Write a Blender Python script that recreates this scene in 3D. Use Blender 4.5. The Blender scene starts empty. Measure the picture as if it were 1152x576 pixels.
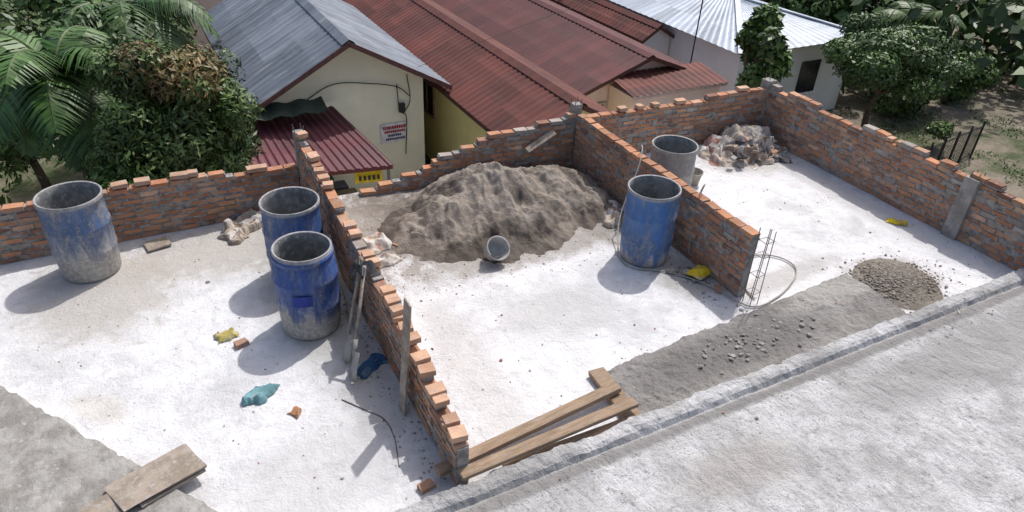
import bpy, math, random
import numpy as np
from mathutils import Vector, Matrix, noise
random.seed(7); np.random.seed(7)
R=random.uniform
scene=bpy.context.scene
# ------------------------------------------------------------ materials
def newmat(name):
    m=bpy.data.materials.new(name); m.use_nodes=True
    nt=m.node_tree; b=nt.nodes['Principled BSDF']
    return m,nt,b
def N(nt,t,**k):
    n=nt.nodes.new(t)
    for a,v in k.items(): setattr(n,a,v)
    return n
def noise_n(nt,vec,scale,detail=5,rough=.6,dist=0):
    n=N(nt,'ShaderNodeTexNoise'); n.inputs['Scale'].default_value=scale
    n.inputs['Detail'].default_value=min(detail,6); n.inputs['Roughness'].default_value=rough
    n.inputs['Distortion'].default_value=dist
    nt.links.new(vec,n.inputs['Vector']); return n.outputs['Fac']
def ramp(nt,fac,a,b,c0=0.,c1=1.):
    r=N(nt,'ShaderNodeMapRange',interpolation_type='SMOOTHSTEP')
    nt.links.new(fac,r.inputs[0]); r.inputs[1].default_value=a;r.inputs[2].default_value=b
    r.inputs[3].default_value=c0;r.inputs[4].default_value=c1
    return r.outputs[0]
def math_n(nt,op,a,b):
    n=N(nt,'ShaderNodeMath',operation=op)
    for i,v in enumerate((a,b)):
        if isinstance(v,(int,float)): n.inputs[i].default_value=v
        else: nt.links.new(v,n.inputs[i])
    return n.outputs[0]
def mix(nt,fac,a,b,mode='MIX'):
    n=N(nt,'ShaderNodeMix',data_type='RGBA',blend_type=mode)
    if isinstance(fac,(int,float)): n.inputs[0].default_value=fac
    else: nt.links.new(fac,n.inputs[0])
    for i,v in ((6,a),(7,b)):
        if isinstance(v,(tuple,list)): n.inputs[i].default_value=(*v[:3],1)
        else: nt.links.new(v,n.inputs[i])
    return n.outputs[2]
def attr(nt,name='Col'):
    n=N(nt,'ShaderNodeAttribute'); n.attribute_name=name; return n.outputs['Color']
def bump(nt,b,h,strength,dist=.01):
    n=N(nt,'ShaderNodeBump'); n.inputs['Strength'].default_value=strength; n.inputs['Distance'].default_value=dist
    nt.links.new(h,n.inputs['Height']); nt.links.new(n.outputs[0],b.inputs['Normal'])
def objc(nt): return N(nt,'ShaderNodeTexCoord').outputs['Object']
def simple(name,c1,c2=None,scale=6,rough=.85,bs=.4,bd=.01,dirt=None,dirtamt=(.55,.75),useattr=False,metal=0,stretch=None,fine=60,dmax=1.):
    m,nt,b=newmat(name); v=objc(nt)
    if stretch:
        mp=N(nt,'ShaderNodeMapping'); mp.inputs['Scale'].default_value=stretch; nt.links.new(v,mp.inputs[0]); vv=mp.outputs[0]
    else: vv=v
    n1=noise_n(nt,vv,scale)
    c2=c2 or tuple(x*.7 for x in c1)
    base=mix(nt,ramp(nt,n1,.35,.65),c1,c2)
    if useattr: base=mix(nt,1.0,base,attr(nt),'MULTIPLY')
    if dirt:
        n2=noise_n(nt,vv,scale*2.7,6,.7)
        base=mix(nt,ramp(nt,n2,*dirtamt,0,dmax),base,dirt)
    nt.links.new(base,b.inputs['Base Color'])
    b.inputs['Roughness'].default_value=rough; b.inputs['Metallic'].default_value=metal
    bump(nt,b,noise_n(nt,v,fine,4,.65),bs,bd)
    return m
M={}
M['attr']=simple('weathered_surface',(1,1,1),(.72,.72,.72),scale=9,useattr=True,rough=.8)
M['cloth']=simple('crumpled_fabric',(1,1,1),(.75,.72,.69),scale=10,useattr=True,rough=.9,dirt=(.36,.33,.30),dirtamt=(.58,.8),dmax=.7)
M['brick']=simple('clay_brick',(1,1,1),(.78,.76,.74),scale=5,useattr=True,rough=.92,bs=.8,dirt=(.36,.33,.30),dirtamt=(.50,.68),fine=45,dmax=.8)
M['mortar']=simple('mortar',(.38,.365,.35),(.20,.19,.175),scale=14,rough=.95,bs=1,bd=.02,fine=30)
M['cement']=simple('rough_cement',(.38,.365,.34),(.24,.225,.205),scale=5,rough=.95,bs=.9,bd=.015,dirt=(.5,.49,.47),dirtamt=(.55,.75),fine=35)
M['wood']=simple('old_timber',(.34,.235,.15),(.23,.16,.10),scale=4,rough=.85,bs=.5,dirt=(.36,.33,.30),dirtamt=(.48,.72),stretch=(1,9,9))
M['woodg']=simple('cement_stained_board',(.38,.32,.26),(.26,.21,.165),scale=4,rough=.9,bs=.5,dirt=(.42,.40,.37),dirtamt=(.5,.7),stretch=(2,2,6))
M['steel']=simple('worn_steel',(.20,.19,.18),(.10,.075,.06),scale=10,rough=.55,metal=.5,bs=.2)
M['dark']=simple('dark_metal',(.03,.03,.032),(.015,.015,.015),rough=.6,bs=.1)
M['glass']=simple('window_glass',(.03,.035,.04),(.02,.02,.025),rough=.15,bs=.02)
M['leaf']=simple('foliage',(1,1,1),(.75,.8,.7),scale=5,useattr=True,rough=.5,bs=.05)
M['bark']=simple('bark',(.16,.12,.085),(.08,.06,.045),scale=10,rough=.95,bs=1,bd=.03)
M['gravel']=simple('gravel',(1,1,1),(.7,.68,.66),scale=20,useattr=True,rough=.95)
def roofmat(name,c1,c2,dirt,amt,rough,metal):
    m,nt,b=newmat(name); v=objc(nt)
    mp=N(nt,'ShaderNodeMapping'); mp.inputs['Scale'].default_value=(.35,2.2,.35); nt.links.new(v,mp.inputs[0])
    base=mix(nt,ramp(nt,noise_n(nt,mp.outputs[0],1.2,6,.6),.35,.65),c1,c2)
    base=mix(nt,1.,base,attr(nt),'MULTIPLY')
    base=mix(nt,ramp(nt,noise_n(nt,mp.outputs[0],3.2,6,.72),*amt),base,dirt)
    base=mix(nt,ramp(nt,noise_n(nt,v,9,6,.72),.56,.78,0,.6),base,tuple(x*.6 for x in c2))
    nt.links.new(base,b.inputs['Base Color']); b.inputs['Roughness'].default_value=rough; b.inputs['Metallic'].default_value=metal
    bump(nt,b,noise_n(nt,v,12,4,.6),.2,.01); return m
M['roof_grey']=roofmat('weathered_zinc_roof',(.19,.215,.255),(.115,.135,.17),(.32,.34,.36),(.5,.74),.6,.1)
M['roof_red']=roofmat('rusty_red_roof',(.15,.04,.028),(.095,.028,.022),(.19,.08,.055),(.54,.78),.75,.0)
M['roof_red2']=roofmat('dark_red_roof',(.125,.032,.03),(.085,.024,.024),(.15,.065,.055),(.57,.82),.7,.0)
M['roof_maroon']=roofmat('maroon_awning',(.12,.026,.036),(.09,.022,.03),(.16,.06,.065),(.6,.8),.5,.0)
M['roof_zinc']=roofmat('bright_zinc_roof',(.44,.49,.56),(.33,.38,.44),(.52,.55,.6),(.5,.75),.5,.1)
def wallm(n,c,d): return simple(n,c,tuple(x*.92 for x in c),scale=1.5,rough=.9,bs=.15,dirt=d,dirtamt=(.64,.9),fine=20)
M['cream']=wallm('cream_plaster',(.94,.90,.70),(.76,.70,.54))
M['yellow']=wallm('yellow_plaster',(.88,.77,.34),(.66,.56,.28))
M['pink']=wallm('pink_plaster',(.82,.64,.59),(.6,.46,.42))
M['white']=wallm('white_plaster',(.82,.82,.80),(.55,.55,.53))
M['bare']=wallm('bare_concrete',(.42,.40,.37),(.3,.29,.27))
M['bounce_yard']=wallm('bounce_yard_concrete',(.55,.53,.49),(.38,.36,.33))

def stained(name,c1,c2,stains,speck=.5,bs=.5,bigamt=.75,finescale=38,speck2=.62):
    m,nt,b=newmat(name); v=objc(nt)
    big=noise_n(nt,v,.9,6,.62,.3); mid=noise_n(nt,v,4.5,6,.70,.4); fine=noise_n(nt,v,finescale,4,.7); m2=noise_n(nt,v,12,6,.75)
    base=mix(nt,ramp(nt,mid,.36,.68),c1,c2)
    base=mix(nt,ramp(nt,big,.44,.66,0,bigamt),base,tuple(x*.76 for x in c2))
    base=mix(nt,ramp(nt,m2,.54,.70,0,speck),base,tuple(x*.62 for x in c2))
    base=mix(nt,ramp(nt,noise_n(nt,v,70,3,.7),speck2,speck2+.12,0,speck),base,(.22,.205,.19))
    mp=N(nt,'ShaderNodeMapping'); mp.inputs['Scale'].default_value=(1.2,7,1); mp.inputs['Rotation'].default_value=(0,0,.5); nt.links.new(v,mp.inputs[0])
    base=mix(nt,ramp(nt,noise_n(nt,mp.outputs[0],1.6,5,.7,.6),.54,.75,0,.5),base,tuple(x*.76 for x in c2))
    for (cx,cy,rx,ry,a,col,st) in stains:
        mp=N(nt,'ShaderNodeMapping',vector_type='TEXTURE')
        mp.inputs['Location'].default_value=(cx,cy,0); mp.inputs['Rotation'].default_value=(0,0,math.radians(a)); mp.inputs['Scale'].default_value=(rx,ry,50)
        nt.links.new(v,mp.inputs[0])
        ln=N(nt,'ShaderNodeVectorMath',operation='LENGTH'); nt.links.new(mp.outputs[0],ln.inputs[0])
        d=math_n(nt,'ADD',ln.outputs['Value'],math_n(nt,'MULTIPLY',math_n(nt,'SUBTRACT',mid,.5),1.9))
        base=mix(nt,ramp(nt,d,1.25,.55,0,st),base,col)
    nt.links.new(base,b.inputs['Base Color']); b.inputs['Roughness'].default_value=.95
    h=math_n(nt,'ADD',math_n(nt,'ADD',math_n(nt,'MULTIPLY',mid,1.4),math_n(nt,'MULTIPLY',m2,.7)),math_n(nt,'MULTIPLY',fine,.45))
    bump(nt,b,h,bs,.035); return m
G1=(.30,.285,.27)
M['slab']=stained('roof_slab_plaster',(.82,.815,.83),(.68,.675,.68),[
 (2.35,7.5,1.0,1.2,0,(.26,.225,.195),.97),(3.6,6.25,1.6,.35,0,(.36,.33,.30),.88),(4.2,7.9,2.1,.6,0,(.15,.125,.10),1.),
 (5.0,6.6,.5,.9,0,(.30,.27,.24),.9),(5.1,5.0,.4,.5,0,(.40,.38,.36),.85),(.6,7.7,1.5,.6,0,(.46,.43,.39),.85),
 (-.9,7.3,.8,.9,0,(.45,.42,.38),.8),(1.1,6.4,.5,1.4,0,(.45,.43,.40),.85),(1.25,4.8,.3,.9,0,(.46,.45,.44),.8),
 (.6,4.0,.7,.5,20,(.52,.51,.50),.5),(-.95,5.5,.3,.16,-50,(.60,.54,.42),.35),(6.2,4.5,1.0,.18,5,(.45,.43,.41),.7),
 (7.2,3.9,.75,.5,0,(.40,.37,.34),.85),(3.4,5.0,.6,.45,0,(.55,.54,.53),.6),(2.2,4.6,.25,1.3,0,(.57,.55,.53),.6),(8.2,7.3,.9,.7,0,(.48,.45,.41),.8),(8.5,5.5,.25,1.8,0,(.55,.53,.52),.6)],bs=.75,speck=.6)
M['slab2']=stained('rough_concrete_slab',(.64,.635,.64),(.43,.42,.41),[
 (2.5,3.06,4.,.07,0,(.24,.23,.22),.85),(6.8,3.06,4,.07,0,(.24,.23,.22),.85),(5.9,2.6,1.0,.3,0,(.30,.29,.28),.6),(3.6,2.5,.6,.25,0,(.38,.35,.32),.6),(7.6,2.5,.8,.4,0,(.34,.33,.32),.5)],speck=.9,bs=1.,finescale=26,bigamt=.9,speck2=.56)
M['strip']=stained('grey_mortar_bed',(.34,.325,.305),(.23,.215,.20),[(4.6,3.7,1.2,.28,0,(.18,.17,.16),.8),(6.4,4.0,.6,.25,0,(.44,.42,.39),.7)],speck=.6,bs=1.)
M['sand']=simple('building_sand',(1,1,1),(.72,.70,.68),scale=9,useattr=True,rough=1,bs=1,bd=.022,fine=45)
def terrain_mat():
    m,nt,b=newmat('yard_ground'); v=objc(nt)
    base=mix(nt,ramp(nt,noise_n(nt,v,.45,6,.65),.44,.6),(.26,.22,.17),(.06,.085,.03))
    base=mix(nt,ramp(nt,noise_n(nt,v,3,6,.7),.45,.7),base,(.16,.14,.10))
    nt.links.new(base,b.inputs['Base Color']); b.inputs['Roughness'].default_value=1
    bump(nt,b,noise_n(nt,v,8,6,.7),.8,.08); return m
M['terrain']=terrain_mat()
def barrelmat(name,blue,lo,hi,amt):
    m,nt,b=newmat(name); v=objc(nt)
    sep=N(nt,'ShaderNodeSeparateXYZ'); nt.links.new(v,sep.inputs[0])
    mp=N(nt,'ShaderNodeMapping'); mp.inputs['Scale'].default_value=(1,1,.35); nt.links.new(v,mp.inputs[0])
    n=noise_n(nt,mp.outputs[0],5,6,.72,.5); f=noise_n(nt,v,24,6,.75)
    base=mix(nt,ramp(nt,n,.4,.6),blue,tuple(x*.6+.03 for x in blue))
    base=mix(nt,ramp(nt,noise_n(nt,mp.outputs[0],11,6,.8),.42,.75,.0,.55),base,(.30,.31,.33))
    grey=mix(nt,ramp(nt,f,.4,.62),(.44,.42,.39),(.28,.26,.235))
    z=math_n(nt,'ADD',sep.outputs[2],math_n(nt,'MULTIPLY',math_n(nt,'SUBTRACT',n,.5),1.5))
    k=ramp(nt,z,hi,lo)
    k2=ramp(nt,math_n(nt,'ADD',math_n(nt,'MULTIPLY',f,.5),math_n(nt,'MULTIPLY',n,.5)),amt,amt+.09,0,.85)
    k=math_n(nt,'MAXIMUM',k,k2)
    k=math_n(nt,'MAXIMUM',k,ramp(nt,sep.outputs[2],.885,.91,0,.8))
    base=mix(nt,k,base,grey)
    nt.links.new(base,b.inputs['Base Color']); b.inputs['Roughness'].default_value=.62
    bump(nt,b,f,.35,.008); return m
B1=barrelmat('cement_caked_plastic',(.07,.13,.27),.2,.58,.50)
B2=barrelmat('blue_plastic_dusty',(.02,.08,.31),.15,.46,.54)
B3=barrelmat('blue_plastic_worn',(.025,.09,.29),.1,.45,.53)
B4=barrelmat('blue_plastic_bright',(.045,.155,.40),.0,.20,.535)
B5=barrelmat('grey_caked_plastic',(.13,.16,.19),.5,1.1,.45)
M['inside']=simple('cement_lined_interior',(.26,.26,.255),(.14,.145,.145),scale=6,rough=.9,dirt=(.38,.37,.35),dirtamt=(.5,.7))

# ------------------------------------------------------------ mesh builder
class MB:
    def __init__(s): s.v=[];s.f=[];s.m=[];s.c=[]
    def add(s,vs,fs,mi=0,col=(1,1,1)):
        o=len(s.v); s.v.extend([tuple(p) for p in vs])
        for f in fs: s.f.append(tuple(i+o for i in f)); s.m.append(mi); s.c.append(col)
    def box(s,c,size,rot=None,mi=0,col=(1,1,1),jit=0,taper=0):
        hx,hy,hz=[q/2 for q in size]; vs=[]
        for x,y,z in ((-1,-1,-1),(1,-1,-1),(1,1,-1),(-1,1,-1),(-1,-1,1),(1,-1,1),(1,1,1),(-1,1,1)):
            p=Vector((x*hx+R(-jit,jit),y*hy+R(-jit,jit),z*hz+R(-jit,jit)))
            if rot is not None: p=rot@p
            vs.append(p+Vector(c))
        s.add(vs,[(0,3,2,1),(4,5,6,7),(0,1,5,4),(1,2,6,5),(2,3,7,6),(3,0,4,7)],mi,col)
    def beam(s,a,b,w,h,mi=0,col=(1,1,1),up=(0,0,1),seg=1,jit=0):
        a=Vector(a);b=Vector(b);d=(b-a); x=d.normalized(); y=Vector(up).cross(x).normalized(); z=x.cross(y)
        rot=Matrix((x,y,z)).transposed()
        s.box((a+b)/2,(d.length,w,h),rot,mi,col,jit)
    def tube(s,pts,r,n=6,mi=0,col=(1,1,1),cap=True):
        pts=[Vector(p) for p in pts]; rr=r if isinstance(r,(list,tuple)) else [r]*len(pts)
        vs=[];fs=[]
        for i,p in enumerate(pts):
            t=(pts[min(i+1,len(pts)-1)]-pts[max(i-1,0)]).normalized()
            u=t.cross(Vector((0,0,1)))
            if u.length<.05: u=t.cross(Vector((1,0,0)))
            u.normalize(); w=t.cross(u)
            for k in range(n):
                a=2*math.pi*k/n; vs.append(p+(u*math.cos(a)+w*math.sin(a))*rr[i])
        for i in range(len(pts)-1):
            for k in range(n):
                fs.append((i*n+k,i*n+(k+1)%n,(i+1)*n+(k+1)%n,(i+1)*n+k))
        if cap: fs.append(tuple(range(n))[::-1]); fs.append(tuple((len(pts)-1)*n+k for k in range(n)))
        s.add(vs,fs,mi,col)
    def lathe(s,prof,n=40,M4=None,mi=0,mis=None,col=(1,1,1),wob=0):
        vs=[];o=len(s.v)
        for i,(r,z) in enumerate(prof):
            for k in range(n):
                a=2*math.pi*k/n; q=r*(1+wob*math.sin(2*a+z*3)+wob*.6*math.sin(3*a+z*9))
                p=Vector((q*math.cos(a),q*math.sin(a),z))
                vs.append(M4@p if M4 else p)
        s.v.extend([tuple(p) for p in vs])
        for i in range(len(prof)-1):
            for k in range(n):
                s.f.append((o+i*n+k,o+i*n+(k+1)%n,o+(i+1)*n+(k+1)%n,o+(i+1)*n+k)); s.m.append(mis[i] if mis else mi); s.c.append(col)
    def grid(s,fn,nu,nv,mi=0,colfn=None):
        o=len(s.v)
        for j in range(nv+1):
            for i in range(nu+1): s.v.append(tuple(fn(i/nu,j/nv)))
        for j in range(nv):
            for i in range(nu):
                a=o+j*(nu+1)+i; s.f.append((a,a+1,a+nu+2,a+nu+1)); s.m.append(mi)
                s.c.append(colfn((i+.5)/nu,(j+.5)/nv) if colfn else (1,1,1))
    def obj(s,name,mats,smooth=False,loc=None,parent=None,bevel=0):
        me=bpy.data.meshes.new(name)
        vs=s.v
        me.from_pydata(vs,[],s.f)
        for m in mats: me.materials.append(m)
        me.polygons.foreach_set('material_index',s.m)
        ca=me.color_attributes.new('Col','FLOAT_COLOR','CORNER')
        cnt=np.array([len(f) for f in s.f]); cc=np.ones((len(s.f),4),dtype=np.float32); cc[:,:3]=np.array(s.c,dtype=np.float32)
        ca.data.foreach_set('color',np.repeat(cc,cnt,axis=0).ravel())
        me.polygons.foreach_set('use_smooth',[smooth]*len(s.f)); me.update()
        ob=bpy.data.objects.new(name,me); scene.collection.objects.link(ob)
        if bevel:
            bv=ob.modifiers.new('b','BEVEL'); bv.width=bevel; bv.segments=1; bv.limit_method='ANGLE'
        return ob
def empty(name,loc=(0,0,0)):
    e=bpy.data.objects.new(name,None); scene.collection.objects.link(e); e.location=loc; return e
def fbm(x,y,z=0,o=4): return noise.fractal(Vector((x,y,z)),1.,2.1,o)
def smooth_path(pts,n=8):
    P=[Vector(p) for p in pts]; P=[P[0]*2-P[1]]+P+[P[-1]*2-P[-2]]; out=[]
    for i in range(1,len(P)-2):
        for k in range(n):
            t=k/n; a,b,c,d=P[i-1],P[i],P[i+1],P[i+2]
            out.append(.5*((2*b)+(c-a)*t+(2*a-5*b+4*c-d)*t*t+(3*b-a-3*c+d)*t**3))
    out.append(P[-2]); return out

# ------------------------------------------------------------ terrain and building slab
mb=MB(); mb.grid(lambda u,v:((u-.5)*600,(v-.5)*600+50,-3.6),60,60)
mb.obj('ground',[M['terrain']])
mb=MB(); mb.grid(lambda u,v:(-3+u*15.5,8.35+v*6.7,-3.595),20,10); mb.obj('bounce_concrete_yard',[M['bounce_yard']])  # pale paving added to bounce sunlight onto the cream house front, mostly hidden
mb=MB()
mb.box((2.6,3.6,-.12),(12.9,9.7,.24)); mb.obj('roof_slab',[M['slab']])
mb=MB(); mb.box((2.6,3.6,-1.93),(12.6,9.4,3.36)); mb.obj('lower_storey_building',[M['bare']])

VV=[0,.003,.008,.016,.024,.032,.038,.046]+[.056+.944*k/44 for k in range(45)]
def slab2(u,j):
    v=VV[j]; x=-3.8+u*12.65; y=3.30-v*4.3
    e=.030*fbm(x*1.7,0,3)+.022*fbm(x*7,1,5)+.012*fbm(x*22,1,5)
    z=.12+.012*fbm(x*2.3,y*2.3,2)+.008*fbm(x*11,y*11,8)+.004*fbm(x*30,y*30,8,2)
    if j==0: z=-.01; y+=e
    elif j<=4: y+=e*(1-.12*j); z=.165+.018*fbm(x*4,y*5,2)+.009*fbm(x*19,y*19,2)
    elif j==5: z=.145+.012*fbm(x*6,y*9,2); y+=e*.4
    elif j==6: z-=.026
    elif j==7: z-=.018
    return (x,y,z)
mb=MB(); nV=len(VV)-1
mb.grid(lambda u,v: slab2(u,int(round(v*nV))),420,nV)
mb.obj('raised_concrete_slab',[M['slab2']],smooth=False)
def strip(u,v):
    x0,x1=3.2,6.85; x=x0+(x1-x0)*u; far=4.02+.22*u; y=3.27+(far-3.27)*v
    edge=min(u*3.6,(1-u)*3.6,(1-v)*.8)
    z=.055*min(1,edge/.03)+.018*fbm(x*4,y*4,7)*min(1,edge/.1)+.03*max(0,fbm(x*1.7,y*2.2,9))*min(1,edge/.2)+.010*fbm(x*16,y*16,7)*min(1,edge/.1)
    return (x+.05*fbm(y*6,x,2)*(u>.93),y+(.03*fbm(x*5,0,4)+.015*fbm(x*18,0,4) if v>.93 else 0),z+.002)
mb=MB(); mb.grid(strip,240,50); mb.obj('mortar_bed',[M['strip']],smooth=False)
mb=MB()
mb.beam((3.18,3.33,.035),(3.22,4.04,.045),.16,.05,jit=.006)
mb.obj('formwork_board',[M['wood']],bevel=.004)

def beam2(u,v):
    x=-2.9+u*3.3; ye=5.5-(x+1.26)*1.443; 
    y=ye-v*1.5; x2=x-v*1.0
    z=.10 if v>0.001 else -.01
    e=.03*fbm(x*4,y*4,3)+.012*fbm(x*18,y*18,3) if v<.1 else 0
    return (x2+e,y+e,z+.010*fbm(x2*5,y*5,3)+.005*fbm(x2*17,y*17,3))
mb=MB(); mb.grid(beam2,140,40); mb.obj('concrete_ledge',[M['cement']])

# ------------------------------------------------------------ brick walls
def brick_wall(name,p0,p1,top,thick=.11,extra=None,smear=.0):
    p0=Vector((*p0,0));p1=Vector((*p1,0)); d=p1-p0; L=d.length; x=d.normalized(); y=Vector((-x.y,x.x,0))
    rot=Matrix((x,y,Vector((0,0,1)))).transposed(); mb=MB()
    bl,ch=.205,.0745; c=0
    while True:
        z=c*ch; any_=False; s=-(bl/2 if c%2 else 0)-R(0,.02)
        while s<L:
            bw=bl+R(-.012,.012)
            a=max(s,0);b=min(s+bw,L); mid=(a+b)/2
            tt=top(mid/L)
            if b-a>.03 and z+ch*.6<tt:
                any_=True; w=b-a
                last= z+ch*1.6>=tt
                mh=ch-.03 if last else ch
                cen=p0+x*mid+Vector((0,0,z+ch/2))
                mb.box(p0+x*mid+Vector((0,0,z+mh/2)),(w,thick-.014,mh),rot,1)
                k=R(.72,1.18); g=R(0,1)
                col=(.52*k,(.225+.055*g)*k,(.118+.04*g)*k)
                if random.random()<.14: col=(.33*k,.17*k,.115*k)
                if random.random()<.12: col=(.62*k,.37*k,.24*k)
                if random.random()<smear: col=(.40*k,.35*k,.31*k)
                jr=Matrix.Rotation(R(-.03,.03),3,'Z')@Matrix.Rotation(R(-.03,.03),3,'Y')
                if last: jr=Matrix.Rotation(R(-.07,.07),3,'Z')@Matrix.Rotation(R(-.03,.03),3,'Y')
                mb.box(cen+y*R(-.006,.006)+Vector((0,0,R(-.004,.004))),(w-R(.014,.030),thick+R(-.006,.005),ch-R(.019,.030)),rot@jr,0,col,jit=.004)
            s+=bw
        if not any_: break
        c+=1
    for i in range(int(L*130)):
        t=R(0,1); hh=top(t); zc=ch*random.randint(1,max(1,int(hh/ch)-1))
        if zc>hh-.03: continue
        side=random.choice((-1,1)); q=R(.012,.036)
        mb.box(p0+x*(t*L)+y*side*(thick/2-.002)+Vector((0,0,zc+R(-.01,.01))),(q*R(1,3.5),.012,q*.7),rot,1,jit=.008)
    if extra: extra(mb,p0,x,y,rot,L)
    return mb.obj(name,[M['brick'],M['mortar']])
def rag(f,a=.05,k=3.,seed=0):
    return lambda t: f(t)+a*noise.noise(Vector((t*k*4,seed,1)))
def lerp_prof(pts):
    xs=[p[0] for p in pts]; ys=[p[1] for p in pts]
    return lambda t: float(np.interp(t,xs,ys))
def topA(t):
    y=3.4+t*4.85
    return float(np.interp(y,[3.4,3.9,4.4,5.2,6.2,7.4,7.9,8.2],[.42,.50,.62,.78,.84,.92,1.0,1.02]))
PALE=(.58,.36,.24)
def capA(mb,p0,x,y,rot,L):
    for i in range(11):
        t=.02+i*.033+R(-.01,.01); cc=p0+x*(t*L)+Vector((0,0,topA(t)+.045))
        k=R(.9,1.2)
        mb.box(cc,(R(.09,.12),R(.11,.15),.055),Matrix.Rotation(R(-.15,.15),3,'Z')@rot,0,tuple(q*k for q in PALE),jit=.003)
    for i in range(30):
        t=R(.25,1); k=R(.9,1.2)
        cc=p0+x*(t*L)+Vector((0,0,int((topA(t))/.0745+.4)*.0745+.03))
        if random.random()<.45: mb.box(cc,(.10,.115,.05),Matrix.Rotation(R(-.2,.2),3,'Z')@rot,0,tuple(q*k for q in PALE),jit=.004)
def capgen(f,n):
    def c(mb,p0,x,y,rot,L):
        for i in range(n):
            t=R(.02,.98); k=R(.8,1.2)
            if f(t)<.1: continue
            cc=p0+x*(t*L)+Vector((0,0,int(f(t)/.0745+.4)*.0745+.027))
            mb.box(cc,(R(.09,.2),.105,.05),Matrix.Rotation(R(-.12,.12),3,'Z')@rot,0,tuple(q*k for q in PALE),jit=.004)
    return c
brick_wall('brick_wall',(1.55,3.40),(1.57,8.25),topA,extra=capA,smear=.05)
fB=lambda t:.85; brick_wall('brick_wall',(5.40,4.42),(5.46,8.02),fB,smear=.08)
fC=rag(lambda t:.865,.02,4,3); brick_wall('brick_wall',(8.95,2.2),(8.97,7.80),fC,smear=.16,extra=capgen(fC,3))
fD=rag(lerp_prof([(0,.70),(.6,.68),(.72,.66),(1,.62)]),.02,4,5); brick_wall('brick_wall',(-3.7,8.38),(1.50,8.38),fD,smear=.05,extra=capgen(fD,14))
brick_wall('brick_wall',(1.64,8.40),(5.42,8.09),lambda t: max(.0,float(np.interp(t,[0,.1,.2,.42,.52,.66,.9,1],[.0,.02,.06,.33,.50,.64,.74,.86]))),smear=.12)
fE=rag(lambda t:.75+.06*t,.02,3,7); brick_wall('brick_wall',(5.52,8.08),(8.90,7.86),fE,smear=.08,extra=capgen(fE,5))
def column(loc,s,h):
    mb=MB()
    mb.grid(lambda u,v:(loc[0]+(s/2+.006*fbm(u*4,v*9,1))*[-1,1,1,-1,-1][int(round(u*4))]+0,loc[1]+(s/2+.005*fbm(u*7,v*9,4))*[-1,-1,1,1,-1][int(round(u*4))],v*h),4,12)
    mb.box((loc[0],loc[1],h-.006),(s*.97,s*.97,.01))
    for dx in (-.05,.05):
        for dy in (-.05,.05): mb.tube([(loc[0]+dx,loc[1]+dy,h-.02),(loc[0]+dx+R(-.01,.01),loc[1]+dy,h+.08)],.006,5,1)
    mb.obj('concrete_column',[M['cement'],M['steel']])
column((8.96,7.88),.17,.93); column((8.95,4.3),.19,.84); column((5.47,8.15),.13,.92); column((1.57,8.36),.12,1.03)
mb=MB()
for dx in (-.05,.06):
    for dy in (-.06,.05): mb.tube([(5.42+dx,4.30+dy,0),(5.43+dx+R(-.03,.03),4.31+dy,.86+R(0,.12))],.005,6)
for z in (.15,.38,.62,.8):
    mb.tube([(5.37,4.24,z),(5.48,4.24,z+.01),(5.48,4.35,z),(5.37,4.35,z),(5.37,4.24,z)],.0035,5)
mb.obj('rebar_cage',[M['steel']])

# ------------------------------------------------------------ sand pile
def sandh(x,y):
    x+=.06*fbm(x*1.6,y*1.6,4); y+=.06*fbm(x*1.6,y*1.6,9)
    h=-9
    for cx,cy,cz,sl,ex in ((3.76,7.30,.67,.58,1),(3.08,7.12,.44,.54,1),(4.6,7.3,.43,.45,1),(3.5,6.8,.28,.42,1),(5.0,7.0,.24,.45,1),(2.7,7.2,.21,.42,1)):
        d=math.hypot((x-cx)*ex,y-cy); 
        c=cz-sl*math.sqrt(d*d+.004)
        h=max(h,c) if abs(h-c)>.06 else max(h,c)+(.06-abs(h-c))**2*2
    n=.055*fbm(x*2.3,y*2.3,1,5)+.026*fbm(x*8,y*8,2,4)+.011*fbm(x*20,y*20,2,3)
    rid=abs(fbm(x*3.2,y*2.0,6,3))*.13
    k=min(1,max(0,(h+.12)/.25))
    h=h+(n-rid+.04)*k
    if h<.12: h=h*.8+.01
    return h
mb=MB()
def sfn(u,v):
    x=1.80+u*3.52; y=5.75+v*2.36; return (x,y,max(-.03,sandh(x,y)))
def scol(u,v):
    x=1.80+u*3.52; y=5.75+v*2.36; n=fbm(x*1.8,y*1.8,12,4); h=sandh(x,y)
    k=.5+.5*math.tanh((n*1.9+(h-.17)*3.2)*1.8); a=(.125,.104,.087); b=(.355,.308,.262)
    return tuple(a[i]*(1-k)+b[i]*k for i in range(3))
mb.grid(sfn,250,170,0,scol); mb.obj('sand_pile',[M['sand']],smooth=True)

def stones(name,gen,n,mat,smooth=False):
    mb=MB()
    ico=[(0,0,1),(.9,0,.4),(.28,.85,.4),(-.72,.52,.4),(-.72,-.52,.4),(.28,-.85,.4),(.72,.52,-.4),(-.28,.85,-.4),(-.9,0,-.4),(-.28,-.85,-.4),(.72,-.52,-.4),(0,0,-1)]
    F=[(0,1,2),(0,2,3),(0,3,4),(0,4,5),(0,5,1),(1,6,2),(2,7,3),(3,8,4),(4,9,5),(5,10,1),(6,7,2),(7,8,3),(8,9,4),(9,10,5),(10,6,1),(11,7,6),(11,8,7),(11,9,8),(11,10,9),(11,6,10)]
    for i in range(n):
        x,y,z,s,col=gen()
        sx,sy,sz=s*R(.7,1.3),s*R(.7,1.3),s*R(.35,.8); a=R(0,6.3); c_,s_=math.cos(a),math.sin(a)
        vs=[]
        for p in ico:
            q=(p[0]*sx*R(.7,1.25),p[1]*sy*R(.7,1.25),p[2]*sz)
            vs.append((x+q[0]*c_-q[1]*s_,y+q[0]*s_+q[1]*c_,z+q[2]))
        mb.add(vs,F,0,col)
    return mb.obj(name,[mat],smooth)
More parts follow.
